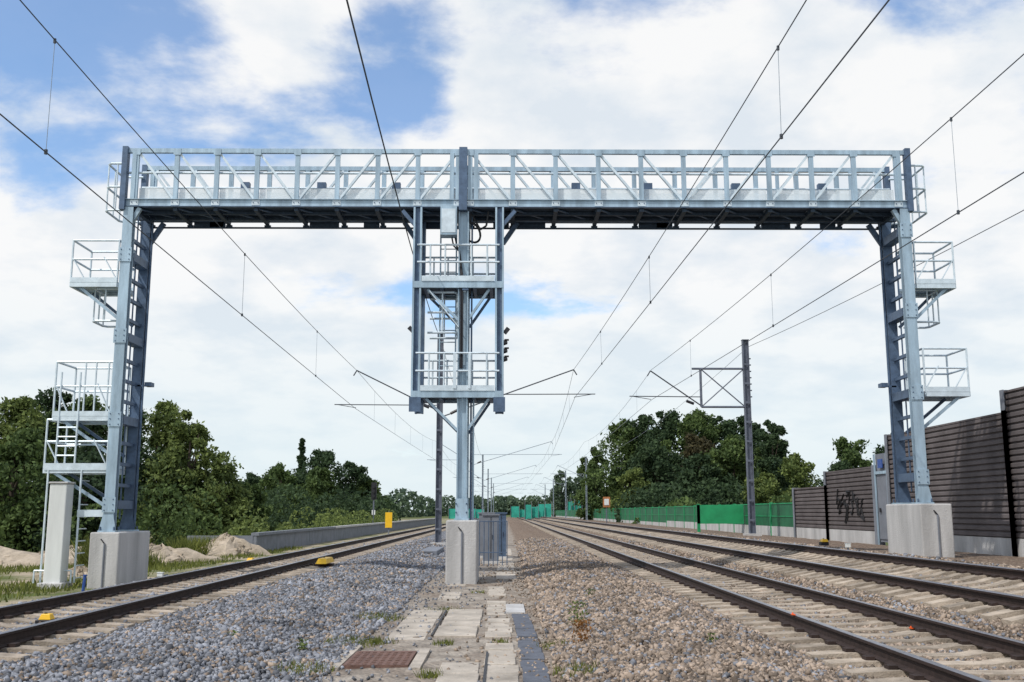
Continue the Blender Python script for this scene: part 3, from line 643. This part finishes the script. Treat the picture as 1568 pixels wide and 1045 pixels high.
for (x,y,h,w,m) in ((30,105,8.2,3.2,M_leaf2),(34,100,9.6,3.6,M_leaf),(38,98,9.9,3.2,M_leafd),(42,100,9,3.5,M_leaf),(36,90,7.4,3,M_leaf2),(47,100,11.2,3.2,M_leafd),(28,110,6.5,2.6,M_leaf2),(32,96,7,3,M_leafd)):
    tree('deciduous_tree',x,y,h,w,m,n=9000,ls=.19,low=.05,z0=-.4)
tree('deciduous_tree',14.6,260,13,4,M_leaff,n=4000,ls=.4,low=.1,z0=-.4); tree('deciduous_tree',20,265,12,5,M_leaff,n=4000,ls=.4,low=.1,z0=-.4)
def mass(name,x0,x1,y0,y1,h0,h1,n,ls,m,z0=-.8,seed=1):
    rs=np.random.RandomState(seed); k=60
    cx=rs.uniform(x0,x1,k); cy=rs.uniform(y0,y1,k); ch=rs.uniform(h0,h1,k)
    i=rs.randint(0,k,n); d=rs.normal(size=(n,3)); d/=np.linalg.norm(d,axis=1)[:,None]
    wd=(x1-x0)/k*2.2; r=np.minimum(np.maximum(wd,ch[i]*.5),ch[i]*1.2)
    C=np.stack([cx[i]+d[:,0]*r,cy[i]+d[:,1]*r,z0+ch[i]*.5+d[:,2]*ch[i]*.5],1)
    V=leaves(C,n,ls).reshape(-1,3); npobj(name,V,np.arange(n*4).reshape(-1,4),[m],origin=((x0+x1)/2,(y0+y1)/2,z0))
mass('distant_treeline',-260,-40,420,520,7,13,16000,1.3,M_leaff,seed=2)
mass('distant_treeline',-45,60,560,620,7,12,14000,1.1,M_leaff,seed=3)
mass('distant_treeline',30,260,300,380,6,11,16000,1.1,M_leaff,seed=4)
mass('hedge',-60,-15,46,56,1.6,4.0,36000,.12,M_leaf,seed=5)
mass('hedge',-15.5,-11.5,48,110,.8,2.4,14000,.12,M_leaf2,z0=-.4,seed=6)
mass('hedge',14,60,80,100,2,4,20000,.25,M_leaf,seed=7)
mass('hedge',-60,-14,110,135,3,5.5,24000,.25,M_leafd,seed=8)
mass('hedge',14,34,112,118,3,6,16000,.25,M_leafd,seed=9)
def blades(name,P,hh,m,wd=.012):
    n=len(P); a=NR.uniform(0,6.28,n); u=np.stack([np.cos(a),np.sin(a),0*a],1)*wd*NR.uniform(.6,1.4,n)[:,None]
    l=np.stack([NR.normal(0,.35,n),NR.normal(0,.35,n),np.ones(n)],1)*(hh*NR.uniform(.4,1.2,n))[:,None]
    V=np.stack([P-u,P+u,P+l*.6+u*.6,P+l],1).reshape(-1,3)
    npobj(name,V,np.arange(n*4).reshape(-1,4),[m],origin=tuple(P.mean(0)))
n=60000; x=NR.uniform(-30,-9.6,n); y=NR.uniform(20,50,n); k=(np.sin(x*1.1)+np.sin(y*.7+x*.3)+NR.normal(0,.5,n))>.35; x=x[k];y=y[k]
blades('grass',np.stack([x,y,gz(x)-.02],1),.18,M_grass,.02)
def clump(name,cx,cy,r,n,h,m,wd=.010):
    a=NR.uniform(0,6.28,n); q=r*NR.uniform(0,1,n)**.7; x=cx+np.cos(a)*q; y=cy+np.sin(a)*q*1.3
    blades(name,np.stack([x,y,gz(x)-.01],1),h,m,wd)
for (cx,cy,r,nn,h) in ((-1.85,12.9,.35,320,.09),(-1.9,15.8,.4,320,.10),(-.75,12.9,.13,110,.08),(-.72,10.4,.14,110,.09),(.72,10.4,.25,220,.11),(-1.0,17.3,.4,200,.06),(-2.0,10.6,.3,260,.10),(-.5,21,.2,80,.07),(-.05,13.0,.12,80,.07),(-1.55,13.1,.25,150,.07),(.6,12.6,.2,120,.08)):
    clump('weed_tuft',cx,cy,r,nn,h,M_grass,.007)
clump('tall_grass_clump',-13.6,36,1.0,1800,1.0,M_grass,.03); clump('tall_grass_clump',-12.6,42,1.0,1200,.8,M_grass,.03); clump('tall_grass_clump',-11.6,33,.7,600,.5,M_grass,.02)
def weed(name,x,y,h,m,n=90):
    C=np.stack([x+NR.normal(0,h*.22,n),y+NR.normal(0,h*.22,n),gz(x)+NR.uniform(.0,h,n)],1)
    V=leaves(C,n,.022).reshape(-1,3); npobj(name,V,np.arange(n*4).reshape(-1,4),[m],origin=(x,y,float(gz(x))))
weed('dry_weed_plant',.92,12.5,.28,M_dry,240); weed('weed_plant',1.0,14.3,.32,M_leaf2,150); weed('weed_plant',2.3,11.6,.12,M_leaf2,50); weed('weed_plant',1.5,18,.15,M_leaf2,50); weed('weed_plant',-2.3,12.0,.14,M_leaf2,60); weed('weed_plant',-3.2,12.4,.10,M_leaf2,40)
def heap(x,y,r,h,z0=-.3):
    b=MB(); V=[];F=[]; n=22;J=8; ph=[R.uniform(0,6.28) for _ in range(4)]
    for j in range(J):
        t=j/(J-1)
        for i in range(n):
            a=6.283*i/n; q=r*(1-t)**.9*(1+.2*math.sin(3*a+ph[0])+.12*math.sin(5*a+ph[1])+R.uniform(-.08,.08))
            V.append((x+.3*r*t*math.sin(ph[2])+q*math.cos(a)*1.9,y+q*math.sin(a),z0+h*t**.7*(1+R.uniform(-.12,.12))))
    for j in range(J-1):
        for i in range(n): F.append((j*n+i,j*n+(i+1)%n,(j+1)*n+(i+1)%n,(j+1)*n+i))
    b.add(V,F,M_rubble)
    for k in range(260):
        a=R.uniform(0,6.28); q=r*R.uniform(.0,1.2); s=R.uniform(.02,.12)**1.15; px,py=x+q*math.cos(a)*1.9,y+q*math.sin(a); pz=z0+h*max(0,1-q/r)**.8+.02
        b.beam((px-s,py,pz),(px+s*R.uniform(.3,1),py+R.uniform(-s,s),pz+R.uniform(-s,s)*.5),s*1.2,s,M_rubble)
    b.obj('rubble_heap')
heap(-12.6,37,1.2,.75); heap(-19.5,38,1.9,.7); heap(-11.3,42,.9,1.0); heap(-22.5,37,1.7,.55); heap(-15.8,38,1.6,.65); heap(-12.2,30,.7,.3)
# ---------------- world / light ----------------
w=bpy.data.worlds.new('World'); scene.world=w; w.use_nodes=True; t=w.node_tree; N=t.nodes; L=t.links; N.clear()
SE,SR=52,-132
sky=N.new('ShaderNodeTexSky'); sky.sky_type='NISHITA'; sky.sun_disc=False; sky.sun_elevation=math.radians(SE); sky.sun_rotation=math.radians(SR); sky.air_density=1.0; sky.dust_density=.2; sky.ozone_density=2.5
hs=N.new('ShaderNodeHueSaturation'); hs.inputs['Saturation'].default_value=1.15; hs.inputs['Value'].default_value=1.3; L.new(sky.outputs[0],hs.inputs['Color'])
bg1=N.new('ShaderNodeBackground'); bg1.inputs[1].default_value=.15; L.new(hs.outputs[0],bg1.inputs[0])
tc=N.new('ShaderNodeTexCoord'); sp=N.new('ShaderNodeSeparateXYZ'); L.new(tc.outputs['Generated'],sp.inputs[0])
def math_(op,a,b_=None,c=None,clamp=False):
    m=N.new('ShaderNodeMath'); m.operation=op; m.use_clamp=clamp
    for i,v in enumerate((a,b_,c)):
        if v is None: continue
        if isinstance(v,(int,float)): m.inputs[i].default_value=v
        else: L.new(v,m.inputs[i])
    return m.outputs[0]
zz=math_('ADD',math_('MAXIMUM',sp.outputs['Z'],0),.26)
px=math_('DIVIDE',sp.outputs['X'],zz); py=math_('DIVIDE',sp.outputs['Y'],zz)
cb=N.new('ShaderNodeCombineXYZ'); L.new(px,cb.inputs[0]); L.new(py,cb.inputs[1]); cb.inputs[2].default_value=3.7
n1=N.new('ShaderNodeTexNoise'); n1.inputs['Scale'].default_value=2.0; n1.inputs['Detail'].default_value=11; n1.inputs['Roughness'].default_value=.57; n1.inputs['Distortion'].default_value=.15; L.new(cb.outputs[0],n1.inputs['Vector'])
n2=N.new('ShaderNodeTexNoise'); n2.inputs['Scale'].default_value=4.5; n2.inputs['Detail'].default_value=9; n2.inputs['Roughness'].default_value=.55; L.new(cb.outputs[0],n2.inputs['Vector'])
def blob(az,el,r0,r1,amt):
    a=math.radians(az);e_=math.radians(el); d=(math.sin(a)*math.cos(e_),math.cos(a)*math.cos(e_),math.sin(e_))
    v=N.new('ShaderNodeVectorMath'); v.operation='DISTANCE'; L.new(tc.outputs['Generated'],v.inputs[0]); v.inputs[1].default_value=d
    m=N.new('ShaderNodeMapRange'); m.interpolation_type='SMOOTHSTEP'; m.inputs['From Min'].default_value=r0; m.inputs['From Max'].default_value=r1; m.inputs['To Min'].default_value=amt; m.inputs['To Max'].default_value=0; L.new(v.outputs['Value'],m.inputs['Value']); return m.outputs[0]
cov=math_('MULTIPLY_ADD',sp.outputs['Z'],-.20,.22)
f=math_('ADD',n1.outputs['Fac'],cov)
for args in ((-22,28,.02,.24,-.16),(-7,25,.02,.10,-.12),(25,29,.02,.13,-.16),(8,22,.02,.18,.06),(10,20.5,.0,.05,-.12)):
    f=math_('ADD',f,blob(*args))
mr=N.new('ShaderNodeMapRange'); mr.inputs['From Min'].default_value=.48; mr.inputs['From Max'].default_value=.61; mr.interpolation_type='SMOOTHSTEP'; L.new(f,mr.inputs['Value'])
cr=N.new('ShaderNodeValToRGB'); e=cr.color_ramp.elements; e[0].position=.36; e[0].color=(.76,.82,.88,1); e[1].position=.56; e[1].color=(.97,.97,.965,1); L.new(n2.outputs['Fac'],cr.inputs['Fac'])
hz=N.new('ShaderNodeMapRange'); hz.inputs['From Min'].default_value=.0; hz.inputs['From Max'].default_value=.22; hz.inputs['To Min'].default_value=.95; hz.inputs['To Max'].default_value=0; L.new(sp.outputs['Z'],hz.inputs['Value'])
mh=N.new('ShaderNodeMix'); mh.data_type='RGBA'; L.new(hz.outputs[0],mh.inputs[0]); L.new(cr.outputs[0],mh.inputs[6]); mh.inputs[7].default_value=(.75,.86,.91,1)
bg2=N.new('ShaderNodeBackground'); bg2.inputs[1].default_value=1.0; L.new(mh.outputs[2],bg2.inputs[0])
fac=math_('MAXIMUM',math_('MULTIPLY_ADD',mr.outputs[0],.84,.13),math_('MULTIPLY',hz.outputs[0],.95))
mx=N.new('ShaderNodeMixShader'); L.new(fac,mx.inputs[0]); L.new(bg1.outputs[0],mx.inputs[1]); L.new(bg2.outputs[0],mx.inputs[2])
wo=N.new('ShaderNodeOutputWorld'); L.new(mx.outputs[0],wo.inputs[0])
sun=bpy.data.lights.new('sun','SUN'); sun.energy=3.2; sun.angle=math.radians(.8); sun.color=(1,.95,.88)
so=bpy.data.objects.new('sun',sun); scene.collection.objects.link(so)
az=math.radians(SR); d=Vector((math.sin(az)*math.cos(math.radians(SE)),math.cos(az)*math.cos(math.radians(SE)),math.sin(math.radians(SE))))
so.rotation_euler=d.to_track_quat('Z','Y').to_euler(); so.location=(-20,-10,30)
# ---------------- camera ----------------
cam=bpy.data.cameras.new('camera'); cam.sensor_width=36; cam.lens=36*1550/1568; cam.clip_end=8000; cam.clip_start=.1
co=bpy.data.objects.new('camera',cam); scene.collection.objects.link(co); co.location=(0,0,CAMZ)
co.rotation_euler=(math.radians(90+9.61),0,math.radians(-.44)); scene.camera=co
scene.view_settings.view_transform='Standard'; scene.view_settings.look='None'; scene.view_settings.exposure=0
